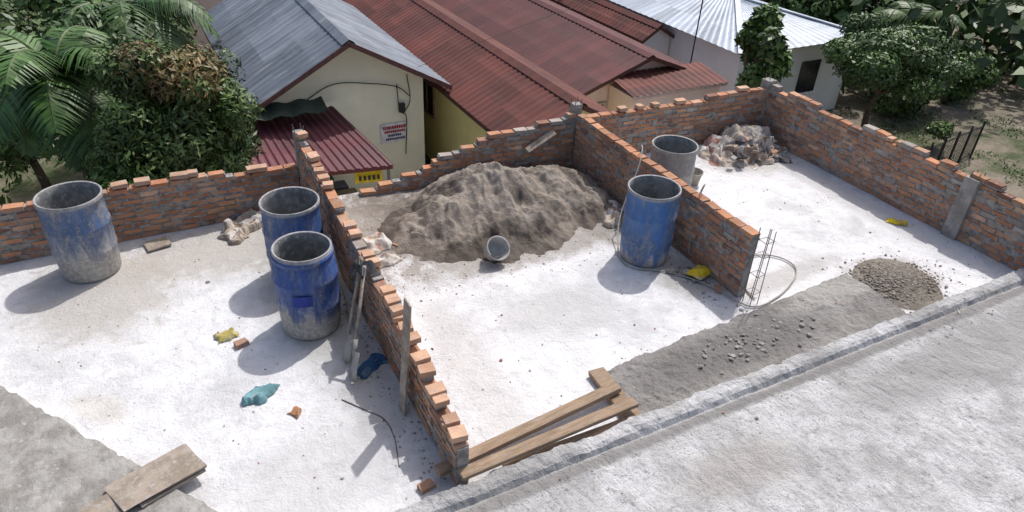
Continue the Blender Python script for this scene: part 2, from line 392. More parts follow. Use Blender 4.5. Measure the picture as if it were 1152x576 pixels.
def gcol(a=.18,b=.5):
    k=R(a,b); return (k,k*.95,k*.9)
def gp():
    r=abs(random.gauss(0,.23)); a=R(0,6.28)
    x=7.30+r*1.2*math.cos(a); y=3.85+r*.9*math.sin(a)
    h=max(0,.15-.33*math.hypot((x-7.30)/1.1,y-3.85)); k=R(.16,.40)
    return x,y,h+R(-.005,.012),R(.008,.02),(k,k*.88,k*.74)
mb=MB(); mb.lathe([(.56,-.01),(.42,.02),(.3,.06),(.15,.11),(.001,.14)],30,Matrix.Translation((7.30,3.85,0)),col=(.26,.235,.2),wob=.05)
gv=stones('gravel_pile',gp,4200,M['gravel'])
core=mb.obj('gravel_core',[M['sand']],smooth=True); core.parent=gv
def deb():
    z=0
    q=random.random()
    if q<.24: x,y=R(-2.5,8.8),R(3.4,8.3)
    elif q<.38: x,y=random.gauss(1.4,.12),R(3.5,8.2)
    elif q<.52: x,y=random.gauss(2.2,.35),random.gauss(6.9,.6)
    elif q<.66: x,y=random.gauss(5.15,.15),R(4.4,7)
    elif q<.78: x,y=R(3.3,6.8),random.gauss(3.8,.15); z=.05
    elif q<.82: x,y=R(2,8.5),random.gauss(3.0,.15); z=.11
    elif q<.90: x,y=random.gauss(7.3,.45),random.gauss(3.85,.25)
    else: x,y=random.gauss(3.6,.9),random.gauss(6.1,.2)
    if y<3.3: z=.12
    s=min(.022,.004+abs(random.gauss(0,.005)))
    if abs(x-1.56)<.07 or abs(x-5.43)<.07 or x>8.85: x-=.15
    c=gcol(.2,.55) if random.random()<.85 else (.4,.19,.11)
    return x,y,z+s*.3,s,c
stones('rubble_debris',deb,2600,M['gravel'])
def deb2():
    q=random.random()
    if q<.6: x,y,z=random.gauss(5.0,.35),random.gauss(3.72,.12),.07
    elif q<.75: x,y,z=random.gauss(6.9,.4),random.gauss(3.0,.06),.12
    else: x,y,z=random.gauss(5.22,.06),random.gauss(4.95,.25),.02
    return x,y,z,R(.008,.028),gcol(.25,.42)
stones('mortar_lumps',deb2,110,M['cement'])
def rock():
    return random.choice(((5.12,5.0,.05),(5.2,4.75,.04),(5.0,5.12,.03),(5.22,4.9,.04)))+(R(.05,.08),gcol(.3,.4))
stones('concrete_chunks',rock,5,M['cement'])

# ------------------------------------------------------------ barrels
def barrel(loc,mat,h=.93,r=.295,neck=False,wob=.006,rz=0.):
    mb=MB()
    if neck: outer=[(.0,0),(r*.9,0),(r*.955,.03),(r*.97,.10),(r*1.0,.30),(r*1.03,.315),(r*1.03,.345),(r*1.0,.36),(r*1.0,.60),(r*1.03,.615),(r*1.03,.645),(r*.995,.66),(r*.97,.78),(r*.90,.82),(r*.885,.845),(r*.96,.85),(r*.965,.885),(r*.93,.89),(r*.93,h)]
    else: outer=[(.0,0),(r*.9,0),(r*.95,.03),(r*.965,.10),(r*1.0,.29),(r*1.025,.31),(r*1.025,.33),(r*1.0,.35),(r*1.015,.45),(r*1.0,.58),(r*1.03,.595),(r*1.03,.62),(r*1.0,.635),(r*.985,.80),(r*.965,.86),(r*1.01,.875),(r*1.02,.90),(r*1.02,h)]
    ir=outer[-1][0]-.022
    inner=[(outer[-1][0]-.006,h+.008),(ir,h),(ir,.84),(r*.93,.5),(r*.88,.05),(0,.03)]
    pr=outer+inner; mis=[0]*(len(outer)+0)+[0]+[1]*(len(inner)-1)
    mb.lathe(pr,48,None,mis=mis,wob=wob)
    ob=mb.obj('plastic_barrel',[mat,M['inside']],smooth=True)
    ob.location=loc; ob.rotation_euler=(0,0,rz)
    return ob
barrel((-.93,7.84,0),B1,r=.31,rz=1.); b2=barrel((1.00,5.90,0),B2,neck=True,r=.30); barrel((1.10,6.84,0),B3,r=.305,rz=2.); barrel((4.90,5.56,0),B4,r=.30,rz=4.)
barrel((5.88,6.42,0),B5,h=.93,r=.29,rz=3.)
mb=MB()
mb.grid(lambda u,v:(.312*math.cos(math.radians(-128+u*34)),.312*math.sin(math.radians(-128+u*34)),.44+v*.12),8,1,0,lambda u,v:(.03,.06,.34))
lab=mb.obj('barrel_label',[M['attr']]); lab.parent=b2
def bucket(loc,r,h,rot,col,name='plastic_bucket'):
    mb=MB()
    pr=[(0,0),(r*.72,0),(r*.76,.01),(r*.97,h*.9),(r*1.06,h*.9),(r*1.06,h),(r*.96,h),(r*.94,h*.9),(r*.7,.015),(0,.012)]
    mb.lathe(pr,32,Matrix.Translation(loc)@rot,col=col,wob=.01)
    pts=[]
    for k in range(11):
        a=math.pi*k/10; pts.append(Matrix.Translation(loc)@rot@Vector((r*1.07*math.cos(a),-r*.75*math.sin(a),h*.95+.02*math.sin(a))))
    mb.tube(pts,.004,5,1,(.2,.2,.2))
    return mb.obj(name,[M['attr'],M['steel']],smooth=True)
axis=Vector((.10,-.62,.62)).normalized()
bucket((3.20,6.25,.085),.14,.19,axis.to_track_quat('Z','Y').to_matrix().to_4x4(),(.46,.46,.45))
bucket((6.72,6.85,0),.12,.2,Matrix.Rotation(.05,4,'X'),(.42,.38,.33))

# ------------------------------------------------------------ crumpled bags / cloth
def crumple(mb,cx,cy,cz,lx,ly,h,rz,cols,seed,n=22,amp=1.,tilt=0.):
    c_,s_=math.cos(rz),math.sin(rz)
    def f(u,v,top):
        x=(u-.5)*lx; y=(v-.5)*ly
        e=(1-abs(2*u-1)**6)*(1-abs(2*v-1)**6)
        w=fbm(x*4+seed*7,y*4,seed,3)
        rg=1-abs(fbm(x*3.5+seed*3,y*3.5+seed,seed*2,2))*2.2
        z=h*(.35+.4*rg+.45*w)*e*amp+ .01+tilt*x
        x+=.07*fbm(y*5,seed,1)*1.; y+=.07*fbm(x*5,seed,5)
        return (cx+x*c_-y*s_,cy+x*s_+y*c_,cz+max(.004,z))
    def col(u,v):
        k=fbm(u*2+seed*5,v*2,seed,2); c=cols[0] if k<.10 else cols[1%len(cols)] if k<.3 else cols[2%len(cols)]
        g=R(.93,1.05); return tuple(q*g for q in c)
    mb.grid(lambda u,v:f(u,v,True),n,n,0,col)
BE=(.54,.46,.38);BR=(.33,.25,.19);WH=(.68,.65,.61);RD=(.40,.22,.18);GY=(.38,.365,.35);DK=(.09,.085,.09);BLU=(.14,.18,.28)
mb=MB(); i=0
PAL=[(BE,WH,BR),(GY,BE,BR),(BE,GY,RD),(BR,BE,DK),(GY,DK,BE),(WH,BLU,BE),(GY,WH,RD),(BE,GY,WH)]
for (x,y,z,lx,ly,h,r) in [(8.1,7.45,.0,.8,.6,.2,.3),(7.75,7.35,.0,.6,.45,.15,1.1),(8.45,7.4,.02,.6,.5,.22,-.4),(8.15,7.62,.12,.65,.45,.22,.9),(8.5,7.55,.14,.5,.36,.2,2.),(7.9,7.55,.08,.55,.4,.2,.1),(8.3,7.2,.06,.6,.4,.18,.5),(8.2,7.05,.0,.7,.35,.10,.1),(8.6,7.1,.0,.5,.35,.12,.8),(8.15,7.5,.24,.45,.36,.16,1.6),(7.65,7.55,.0,.45,.4,.12,.2),(8.55,6.92,.0,.4,.25,.08,-.3),(7.95,7.15,.0,.5,.3,.1,.4),(8.3,7.42,.18,.4,.3,.14,.6),(7.9,7.35,.12,.3,.25,.14,.8),(8.45,7.3,.14,.3,.22,.14,1.8),(8.05,7.25,.08,.3,.2,.14,2.8)]:
    i+=1; cols=PAL[(i*5)%8]
    crumple(mb,x,y,z,lx,ly,h*1.15,r,cols,i*1.7,tilt=R(-.15,.15))
for k in range(18): 
    mb.box((R(7.6,8.7),R(6.9,7.6),R(.06,.2)),(R(.06,.18),R(.06,.1),R(.02,.05)),Matrix.Rotation(R(0,3),3,'Z')@Matrix.Rotation(R(-.6,.6),3,'X'),col=random.choice((BR,DK,GY,GY,(.40,.22,.15))),jit=.01)
mb.obj('cement_bag_pile',[M['cloth']],smooth=False)
def cloth(name,*a,**k):
    mb=MB(); crumple(mb,*a,**k); return mb.obj(name,[M['cloth']],smooth=False)
cloth('empty_cement_bag',5.12,6.62,.0,.42,.36,.24,.5,(WH,BE,GY),3.1)
cloth('empty_cement_bag',5.02,6.42,.0,.35,.25,.14,1.2,(BE,WH,RD),4.7)
cloth('empty_cement_bag',.78,8.12,.0,.50,.36,.24,.7,(BE,WH,BR),5.2)
cloth('empty_cement_bag',.58,7.92,.0,.30,.25,.12,2.0,(BE,BR,WH),6.1)
cloth('empty_cement_bag',2.05,7.05,.0,.36,.34,.16,.4,(WH,BE,RD),7.3)
cloth('empty_cement_bag',2.02,6.68,.0,.36,.22,.10,.1,(WH,BE,GY),8.8)
cloth('yellow_sack',5.22,4.92,.05,.26,.20,.10,.3,((.75,.55,.03),(.7,.45,.02),(.6,.5,.3)),2.2)
cloth('yellow_rag',.20,6.05,.0,.20,.16,.07,.4,((.50,.42,.12),(.42,.34,.12),(.55,.5,.25)),1.3)
cloth('teal_cloth',.32,5.10,.0,.25,.21,.13,.9,((.18,.37,.41),(.14,.30,.34),(.36,.48,.49)),9.3)
cloth('blue_rag',1.33,5.02,.0,.34,.16,.06,.3,((.03,.12,.28),(.03,.09,.2),(.12,.22,.34)),2.9)
cloth('orange_glove',.56,4.74,.0,.09,.11,.04,.3,((.42,.2,.09),(.34,.18,.10),(.2,.12,.07)),3.9,n=10)
cloth('yellow_sack',8.55,4.86,.0,.26,.11,.05,-.9,((.80,.62,.03),(.75,.5,.02),(.5,.4,.1)),6.6)

# ------------------------------------------------------------ planks
def plank(name,a,b,w,h,mat='wood',up=(0,0,1)):
    mb=MB(); mb.beam((0,0,0),(( Vector(b)-Vector(a)).length,0,0),w,h,jit=.004)
    ob=mb.obj(name,[M[mat]],bevel=.004)
    d=(Vector(b)-Vector(a)).normalized(); y=Vector(up).cross(d).normalized(); z=d.cross(y)
    ob.matrix_world=Matrix.Translation(a)@Matrix((d,y,z)).transposed().to_4x4(); return ob
plank('timber_plank',(1.38,3.52,.12),(3.24,3.72,.11),.11,.05)
plank('timber_plank',(1.50,3.34,.205),(3.24,3.46,.15),.10,.045)
plank('timber_plank',(1.9,3.39,.06),(3.1,3.37,.05),.08,.03)
plank('timber_plank',(1.40,4.36,0),(1.475,4.30,1.22),.13,.022,up=(1,0,.1),mat='woodg')
plank('timber_plank',(1.36,5.7,.03),(1.42,6.6,.55),.09,.022,up=(1,0,.1),mat='woodg')
plank('timber_plank',(4.60,7.99,.40),(5.05,8.02,.60),.10,.02,'woodg',up=(0,-.5,1))
plank('timber_plank',(-.38,8.05,.02),(-.12,8.1,.03),.22,.03,'woodg')
mb=MB(); mb.box((0,0,0),(.62,.34,.02),jit=.02); mb.box((.05,-.13,-.025),(.5,.1,.02),jit=.01)
o=mb.obj('plywood_board',[M['woodg']]); o.location=(-.56,4.38,.140); o.rotation_euler=(0,.03,math.radians(20))
mb=MB(); mb.box((0,0,0),(.3,.25,.02),jit=.01); o=mb.obj('plywood_board',[M['woodg']]); o.location=(-.93,4.22,.125); o.rotation_euler=(0,0,.4)
for (x,y,a) in ((.30,5.85,.3),(1.28,3.5,.2),(5.25,4.62,.9),(2.3,6.95,.4)):
    mb=MB(); mb.box((0,0,.022),(.12,.08,.044),jit=.006,col=(.42,.24,.16)); o=mb.obj('loose_brick',[M['brick']]); o.location=(x,y,0.002); o.rotation_euler=(0,0,a)
def shovel(foot,top_):
    mb=MB(); f=Vector(foot);t=Vector(top_); d=(t-f).normalized(); side=d.cross(Vector((1,0,.2))).normalized(); nrm=side.cross(d)
    L=(t-f).length
    mb.tube([f+d*.30,f+d*(L*.6),t],.016,8,0)
    mb.tube([f+d*.24,f+d*.40],.021,8,1)
    def bl(u,v):
        w=.12*(1 if v>.35 else math.sqrt(max(.02,v/.35)))*(1 if v<.92 else .85)
        q=(u-.5)*2; return f+d*(v*.29)+side*(q*w)+nrm*(.035*q*q-.012*math.sin(v*3))
    mb.grid(bl,8,10,1)
    mb.tube([t-d*.02-side*.06,t-d*.02+side*.06],.014,6,0)
    mb.tube([t-d*.12,t-d*.02-side*.06],.008,5,1); mb.tube([t-d*.12,t-d*.02+side*.06],.008,5,1)
    return mb.obj('shovel',[M['woodg'],M['cement']],smooth=True)
shovel((1.10,4.90,.01),(1.44,5.35,.93)); shovel((1.12,5.20,.01),(1.45,5.47,.95))
cloth('dark_rag',1.47,5.42,.83,.18,.24,.12,.2,((.04,.04,.05),(.06,.06,.07),(.03,.03,.03)),1.9)

mb=MB(); mb.tube(smooth_path([(4.62,5.75,.02),(4.60,5.40,.015),(4.95,5.12,.02),(5.2,4.7,.03),(5.35,4.22,.02),(5.75,4.22,.02),(6.2,4.4,.02),(6.42,4.6,.02),(6.38,4.85,.02),(6.1,4.98,.02),(5.8,4.75,.02),(5.55,4.5,.015),(5.5,4.3,.02)]),.009,7,0,(.42,.39,.34)); mb.obj('water_hose',[M['attr']],smooth=True)
mb=MB()
mb.tube(smooth_path([(4.64,5.72,.02),(4.9,6.1,.25),(5.28,6.35,.75),(5.42,6.5,.90),(5.5,6.6,.88),(5.6,6.5,.5),(5.62,6.3,.02)]),.008,6,0,(.5,.47,.42)); mb.obj('rope',[M['attr']],smooth=True)
mb=MB(); mb.tube(smooth_path([(5.32,5.25,.1),(5.33,5.3,.5),(5.38,5.32,.885),(5.5,5.4,.90),(5.56,5.6,.4),(5.6,5.8,.02)]),.006,6,0,(.4,.37,.33)); mb.obj('rope',[M['attr']],smooth=True)
mb=MB(); mb.tube(smooth_path([(.96,4.72,.006),(1.1,4.52,.008),(1.22,4.34,.006),(1.23,4.1,.006),(1.16,3.78,.006)]),.0045,5); mb.obj('bent_steel_rod',[M['steel']],smooth=True)
# ------------------------------------------------------------ houses
def slope(mb,A,B,C,D,pitch=.2,amp=.018,mi=0,sheet=.8):
    A,B,C,D=map(Vector,(A,B,C,D)); L=(D-C).length; nr=max(2,int(L/pitch)); nu=nr*4
    nrm=(B-A).cross(D-A).normalized()
    if nrm.length<.5: nrm=(C-D).cross(A-D).normalized()
    if nrm.z<0: nrm=-nrm
    tones={}
    def f(u,v):
        k=int(round(u*nu)); prof=[0,0,1,1][k%4]
        p=(A.lerp(B,u)).lerp(D.lerp(C,u),v); vs=v*3; st=-.012*(vs-int(min(vs,2.999)))
        return p+nrm*(prof*amp+st+.006*fbm(u*L*.8,v*3,L,2))
    def c(u,v):
        key=(int(u*L/sheet),int(v*3)); 
        if key not in tones: tones[key]=R(.78,1.2)
        t=tones[key]; return (t,t,t)
    mb.grid(f,nu,9,mi,c)
def house(name,x0,x1,y0,y1,ze,xr,zr,wall,roof,ov=.35,wins=(),amp=.018,fas=(.12,.05,.04),pitch=.2):
    e=empty(name,(x0,y0,-3.6))
    def par(o): o.parent=e; o.matrix_parent_inverse=Matrix.Translation((-x0,-y0,3.6))
    sl=(zr-ze)/(xr-x0); sr=(zr-ze)/(x1-xr)
    a,b=x0+ov,x1-ov; za=ze+sl*ov-.04; zb=ze+sr*ov-.04
    mb=MB(); g=[(a,-3.6),(b,-3.6),(b,zb),(xr,zr-.05),(a,za)]
    vs=[(x,y0+ov,z) for x,z in g]+[(x,y1-ov,z) for x,z in g]
    mb.add(vs,[(0,1,2,3,4),(9,8,7,6,5),(0,5,6,1),(1,6,7,2),(4,9,5,0),(2,7,8,3),(3,8,9,4)])
    par(mb.obj('walls',[M[wall]]))
    mb=MB()
    slope(mb,(xr,y1,zr),(xr,y0,zr),(x0,y0,ze),(x0,y1,ze),amp=amp,pitch=pitch); slope(mb,(xr,y0,zr),(xr,y1,zr),(x1,y1,ze),(x1,y0,ze),amp=amp,pitch=pitch)
    for sx in (-1,1):
        mb.add([(xr,y0-.02,zr+.045),(xr,y1+.02,zr+.045),(xr+sx*.16,y1+.02,zr-.16*(sl if sx<0 else sr)+.035),(xr+sx*.16,y0-.02,zr-.16*(sl if sx<0 else sr)+.035)],[(0,1,2,3)],0,(.9,.9,.9))
    par(mb.obj('roof',[M[roof]]))
    mb=MB()
    for (p,q) in (((x0,y0+.02,ze-.06),(xr,y0+.02,zr-.06)),((xr,y0+.02,zr-.06),(x1,y0+.02,ze-.06)),((x0+.02,y0,ze-.06),(x0+.02,y1,ze-.06)),((x1-.02,y0,ze-.06),(x1-.02,y1,ze-.06))):
        mb.beam(p,q,.03,.10,col=fas)
    par(mb.obj('fascia',[M['attr']]))
    if wins:
        mb=MB()
        for w in wins:
            kind,cx,cz,ww,hh=w
            if kind=='f':
                y=y0+ov; mb.box((cx,y-.005,cz),(ww,.03,hh),mi=1); 
                for dx in (-ww/2,0,ww/2): mb.box((cx+dx,y-.02,cz),(.05,.05,hh+.06),col=(.5,.45,.4))
                for dz in (-hh/2,hh/2): mb.box((cx,y-.023,cz+dz),(ww+.1,.06,.05),col=(.5,.45,.4))
            else:
                x=a if kind=='l' else b; s=-1 if kind=='l' else 1
                mb.box((x+s*.005,cx,cz),(.03,ww,hh),mi=1)
                for dx in (-ww/2,0,ww/2): mb.box((x+s*.02,cx+dx,cz),(.05,.05,hh+.06),col=(.35,.25,.18))
                for dz in (-hh/2,hh/2): mb.box((x+s*.023,cx,cz+dz),(.06,ww+.1,.05),col=(.35,.25,.18))
        par(mb.obj('windows',[M['attr'],M['glass']]))
    return e,par
h1,par1=house('cream_house',1.75,6.15,14.2,21.6,-.92,3.9,.28,'cream','roof_grey',ov=.5,amp=.012,pitch=.25,wins=(('r',17.5,-1.9,.9,1.),),fas=(.16,.07,.06))
mb=MB(); slope(mb,(1.4,14.62,-1.2),(3.55,14.62,-1.2),(4.15,12.5,-1.75),(1.5,12.9,-1.75),amp=.02,pitch=.16)
par1(mb.obj('awning',[M['roof_maroon']]))
mb=MB()
mb.beam((1.5,12.93,-1.8),(4.12,12.53,-1.8),.03,.08,col=(.16,.04,.04))
for p in ((1.6,13.0),(2.8,12.8),(4.05,12.6)): mb.tube([(p[0],p[1],-3.6),(p[0],p[1],-1.8)],.035,6,col=(.2,.2,.2))
mb.box((3.65,12.68,-2.0),(.55,.03,.24),Matrix.Rotation(-.15,3,'Z'),col=(.75,.55,.02))
for k in range(5): mb.box((3.47+k*.09,12.655+.0-k*.014,-2.0),(.05,.01,.10),Matrix.Rotation(-.15,3,'Z'),col=(.03,.03,.03))
for k in range(9): mb.box((1.8+R(0,2),13.6+R(-.3,.6),-3.1+R(-.3,.5)),(R(.2,.5),R(.2,.4),R(.3,.7)),col=random.choice(((.05,.12,.06),(.12,.06,.05),(.1,.1,.12),(.2,.17,.1))))
par1(mb.obj('stall_frame',[M['attr']]))
mb=MB(); mb.grid(lambda u,v:(1.7+u*1.6,14.55-v*.5,-.93-.12*v+.03*math.sin(u*20)),20,2,0,lambda u,v:(.05,.07,.05)); par1(mb.obj('green_tarp',[M['attr']]))
mb=MB(); mb.box((4.90,14.67,-2.04),(.62,.02,.46),col=(.88,.87,.87))
random.seed(11)
for r_,(zz_,hh_,w_) in enumerate(((-1.90,.07,.52),(-2.00,.055,.46),(-2.09,.05,.3),(-2.18,.045,.42))):
    x=4.90-w_/2
    while x<4.90+w_/2:
        w=R(.02,.045); mb.box((x+w/2,14.652,zz_),(w,.012,hh_),col=(.45,.03,.05) if r_<2 else (.08,.05,.2)); x+=w+.014
mb.obj('banner_sign',[M['attr']])
mb=MB()
mb.tube(smooth_path([(2.9,14.66,-1.05),(3.6,14.64,-.72),(4.4,14.64,-.8),(5.0,14.64,-.95),(5.3,14.64,-1.2)]),.012,5)
mb.tube(smooth_path([(5.0,14.64,-.9),(5.05,14.64,-1.5),(5.2,14.64,-1.7),(5.15,14.63,-2.6)]),.012,5)
mb.tube(smooth_path([(5.25,14.64,-.7),(5.3,14.63,-1.3),(5.12,14.63,-1.6)]),.012,5)
mb.box((5.1,14.63,-1.45),(.14,.08,.2)); par1(mb.obj('power_cables',[M['dark']]))
house('yellow_house',6.05,8.95,11.0,24.5,-1.12,7.55,-.42,'yellow','roof_red',ov=.3,wins=(('l',16.2,-1.9,.9,.8),('l',19,-1.9,.9,.8)))
house('pink_house',9.4,13.8,14.1,26,-1.62,11.65,-.82,'pink','roof_red2',ov=.3,wins=(('f',10.2,-2.3,.6,.6),))
e=empty('pink_annex',(10.5,13.1,-3.6))
def par(o): o.parent=e; o.matrix_parent_inverse=Matrix.Translation((-10.5,-13.1,3.6))
mb=MB(); mb.box((12.0,13.85,-2.55),(2.8,1.0,2.05)); par(mb.obj('walls',[M['pink']]))
mb=MB(); slope(mb,(10.5,14.35,-1.25),(13.5,14.35,-1.25),(13.55,13.2,-1.43),(10.5,13.2,-1.43)); par(mb.obj('roof',[M['roof_red']]))
mb=MB(); mb.beam((10.5,13.22,-1.48),(13.5,13.22,-1.48),.03,.08,col=(.6,.45,.42)); par(mb.obj('fascia',[M['attr']]))
house('rust_roof_house',13.95,15.3,17.5,26,-1.6,14.6,-1.2,'white','roof_red',ov=.15)
e4=empty('white_house',(15.0,14.2,-3.6))
def par4(o): o.parent=e4; o.matrix_parent_inverse=Matrix.Translation((-15.0,-14.2,3.6))
mb=MB(); X0,X1,Y0,Y1,ZE=14.9,20.2,14.3,22.5,-1.2; r1=(17.2,17.2,-.45); r2=(17.5,20.,-.45)
slope(mb,r1,r1,(X1,Y0,ZE),(X0,Y0,ZE),amp=.012,pitch=.3); slope(mb,r2,r1,(X0,Y0,ZE),(X0,Y1,ZE),amp=.012,pitch=.3); slope(mb,r1,r2,(X1,Y1,ZE),(X1,Y0,ZE),amp=.012,pitch=.3); slope(mb,r2,r2,(X0,Y1,ZE),(X1,Y1,ZE),amp=.012,pitch=.3)
for c in ((X0,Y0),(X1,Y0)): mb.beam((c[0],c[1],ZE+.03),(r1[0],r1[1],r1[2]+.03),.16,.04,col=(1.1,1.1,1.1))
mb.beam((r1[0],r1[1],r1[2]+.03),(r2[0],r2[1],r2[2]+.03),.16,.04,col=(1.1,1.1,1.1))
par4(mb.obj('roof',[M['roof_zinc']]))
mb=MB(); mb.box((17.55,18.3,-2.44),(4.7,7.4,2.3)); par4(mb.obj('walls',[M['white']]))
mb=MB(); mb.box((18.2,14.585,-2.3),(.8,.03,1.),mi=1); mb.box((18.2,14.57,-2.82),(1,.06,.05)); par4(mb.obj('windows',[M['attr'],M['glass']]))
house('tin_roof_house',1.2,6.5,26,32,-1.0,3.8,.2,'pink','roof_red',ov=.3)
house('tin_roof_house',9.5,14,28,36,-1.2,11.5,-.2,'white','roof_red2',ov=.3)
house('tin_roof_house',-9,-4.5,17,24,-1.2,-6.7,-.2,'cream','roof_red2',ov=.3)
# ------------------------------------------------------------ vegetation
def leaves(mb,cx,cy,cz,rad,n,size,c1,c2,dens=1.,aspect=.42,droop=.3,mi=0):
    for i in range(n):
        while True:
            d=Vector((R(-1,1),R(-1,1),R(-1,1)))
            if .05<d.length<1: break
        d=d.normalized()*(d.length**.45)
        p=Vector((cx+d.x*rad[0],cy+d.y*rad[1],cz+d.z*rad[2]))
        nrm=(d+Vector((R(-.8,.8),R(-.8,.8),R(-.3,1.)))).normalized()
        t=nrm.cross(Vector((R(-1,1),R(-1,1),R(-1,1)))).normalized(); t=(t+Vector((0,0,-droop))).normalized()
        s=t.cross(nrm).normalized(); L=size*R(.6,1.3); w=L*aspect
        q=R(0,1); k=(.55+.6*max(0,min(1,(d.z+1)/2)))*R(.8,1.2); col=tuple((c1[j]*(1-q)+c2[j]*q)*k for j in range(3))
        mb.add([p,p+t*L*.45+s*w*.5,p+t*L,p+t*L*.45-s*w*.5],[(0,1,2,3)],mi,col)
def tree(name,base,crown,rad,nclump,nleaf,size,c1,c2,clr=.42,topcol=None,trunk=.12,aspect=.42):
    mb=MB(); b=Vector(base); c=Vector(crown)
    fork=b.lerp(c,.55); mid=b.lerp(fork,.5)+Vector((R(-.1,.1),R(-.1,.1),0))
    mb.tube(smooth_path([b,mid,fork],5),[trunk*(1-.4*i/10) for i in range(11)],8,1)
    for i in range(nclump):
        while True:
            d=Vector((R(-1,1),R(-1,1),R(-.9,1)))
            if .35<d.length<1: break
        d=d.normalized()*R(.5,1.)
        p=c+Vector((d.x*rad[0],d.y*rad[1],d.z*rad[2])); s=R(.6,1.25)*clr
        mb.tube([fork,fork.lerp(p,.5)+Vector((R(-.1,.1),R(-.1,.1),.05)),p],[trunk*.5,trunk*.25,.015],5,1)
        k1,k2=c1,c2
        if topcol and (d.z>.3) and random.random()<.4: k1,k2=topcol
        g=R(.7,1.3); k1=tuple(q*g for q in k1);k2=tuple(q*g for q in k2)
        rr=(rad[0]*s,rad[1]*s,rad[2]*s*.8)
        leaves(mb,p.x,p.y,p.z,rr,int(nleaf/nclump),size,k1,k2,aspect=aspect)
    return mb.obj(name,[M['leaf'],M['bark']])
DG=(.035,.078,.016);LG=(.10,.18,.032);YG=(.14,.23,.045)
tree('mango_tree',(.2,11.7,-3.6),(.35,11.6,.12),(1.1,.95,1.22),48,27000,.12,DG,(.12,.18,.04),topcol=((.14,.11,.035),(.22,.14,.05)),clr=.37,aspect=.32)
tree('breadfruit_tree',(13.4,12.3,-3.6),(13.45,12.3,-.35),(.62,.6,1.3),20,3600,.19,DG,YG,clr=.34,aspect=.6)
tree('shade_tree',(18.9,12.6,-3.6),(18.6,12.4,-1.1),(1.9,1.6,1.1),36,19000,.13,DG,LG,clr=.36,trunk=.11)
tree('garden_shrub',(14.9,11.9,-3.6),(14.9,11.9,-2.4),(.7,.6,.7),10,3000,.13,DG,LG,trunk=.05)
tree('garden_shrub',(-.6,12.0,-3.6),(-.5,11.0,-.9),(.8,.6,.8),14,6000,.12,DG,LG,trunk=.06)
tree('garden_shrub',(21.5,13.6,-3.6),(21.5,13.6,-2.4),(1.4,1.1,1.1),16,5500,.16,DG,LG,trunk=.06)
tree('garden_shrub',(20.5,15.5,-3.6),(20.6,15.6,-2.2),(1.4,1.1,1.2),16,5500,.16,DG,LG,trunk=.06)
tree('garden_shrub',(24.5,13.8,-3.6),(24.5,13.8,-2.6),(1.4,1.1,1.),16,5000,.16,DG,YG,trunk=.06)
tree('garden_shrub',(20.3,11.0,-3.6),(20.3,11.0,-3.1),(.6,.4,.4),8,1500,.12,DG,YG,trunk=.03)
tree('garden_shrub',(1.8,16.0,-3.6),(.5,15.0,-1.2),(1.,1.,1.3),14,5000,.15,DG,LG,trunk=.06)
tree('broadleaf_tree',(24,19,-3.6),(24,19,-.9),(3,2.6,1.7),22,8000,.26,DG,LG)
tree('broadleaf_tree',(20.5,24,-3.6),(20.5,24,-.8),(3.2,2.6,1.8),22,8000,.28,DG,LG)
tree('broadleaf_tree',(-2.3,16,-3.6),(-2.3,16,-.6),(2.2,2,1.8),24,9000,.2,DG,LG)
tree('broadleaf_tree',(.2,24,-3.6),(.0,24,-.6),(2,1.8,1.8),20,6000,.26,DG,LG)
def palm(base,top,nf,L,c=(.05,.10,.02)):
    mb=MB(); b=Vector(base);t=Vector(top)
    mb.tube(smooth_path([b,b.lerp(t,.5)+Vector((.15,0,0)),t],6),.11,8,1)
    for i in range(nf):
        a=i*2.4+R(-.2,.2); el=R(-.1,1.1); d=Vector((math.cos(a)*math.cos(el),math.sin(a)*math.cos(el),math.sin(el)))
        pts=[];p=t.copy();v=d.copy(); n=16; LL=L*R(.8,1.15)
        for k in range(n+1):
            pts.append(p.copy()); p=p+v*(LL/n); v=(v+Vector((0,0,-.13))).normalized()
        mb.tube(pts,[.025*(1-k/(n+1))+.004 for k in range(n+1)],4,0,(.09,.12,.03))
        for k in range(1,n):
            tan=(pts[k+1]-pts[k]).normalized(); side=tan.cross(Vector((0,0,1))).normalized()
            ll=L*.30*math.sin(math.pi*min(1,(k+1)/(n+1))**.7)*1.0+.06
            for s in (-1,1):
                for j in range(3):
                    q=pts[k].lerp(pts[k+1],j/3); e=q+side*s*ll+tan*ll*.45+Vector((0,0,-ll*R(.3,.7)))
                    w=tan*.022; g=R(.6,1.4)
                    m_=q.lerp(e,.5)+Vector((0,0,ll*.12))
                    mb.add([q-w,q+w,m_+w*1.1,m_-w*1.1,e],[(0,1,2,3),(3,2,4)],0,tuple(x*g for x in c))
    return mb.obj('palm_tree',[M['leaf'],M['bark']])
palm((-1.4,13.2,-3.6),(-1.2,13.2,.55),22,1.8,(.07,.15,.03))
palm((-.2,18.5,-3.6),(.0,18.5,.1),20,2.2,(.05,.11,.025))
palm((27.0,18.5,-3.6),(26.8,18.3,-.3),18,2.6,(.07,.13,.025))
palm((22.8,14.8,-3.6),(22.9,14.8,-1.2),14,1.8,(.07,.13,.03))
palm((23.5,21.5,-3.6),(23.5,21.5,.2),16,2.6,(.05,.10,.02))
mb=MB()
for i in range(230):
    a=R(-50,95); d=R(30,75); x=d*math.sin(math.radians(a)); y=d*math.cos(math.radians(a))
    g=R(.6,1.2); r=R(1.5,3.5)
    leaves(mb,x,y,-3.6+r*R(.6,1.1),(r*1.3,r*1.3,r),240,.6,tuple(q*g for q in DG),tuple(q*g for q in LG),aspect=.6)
mb.obj('distant_vegetation',[M['leaf']])
mb=MB()
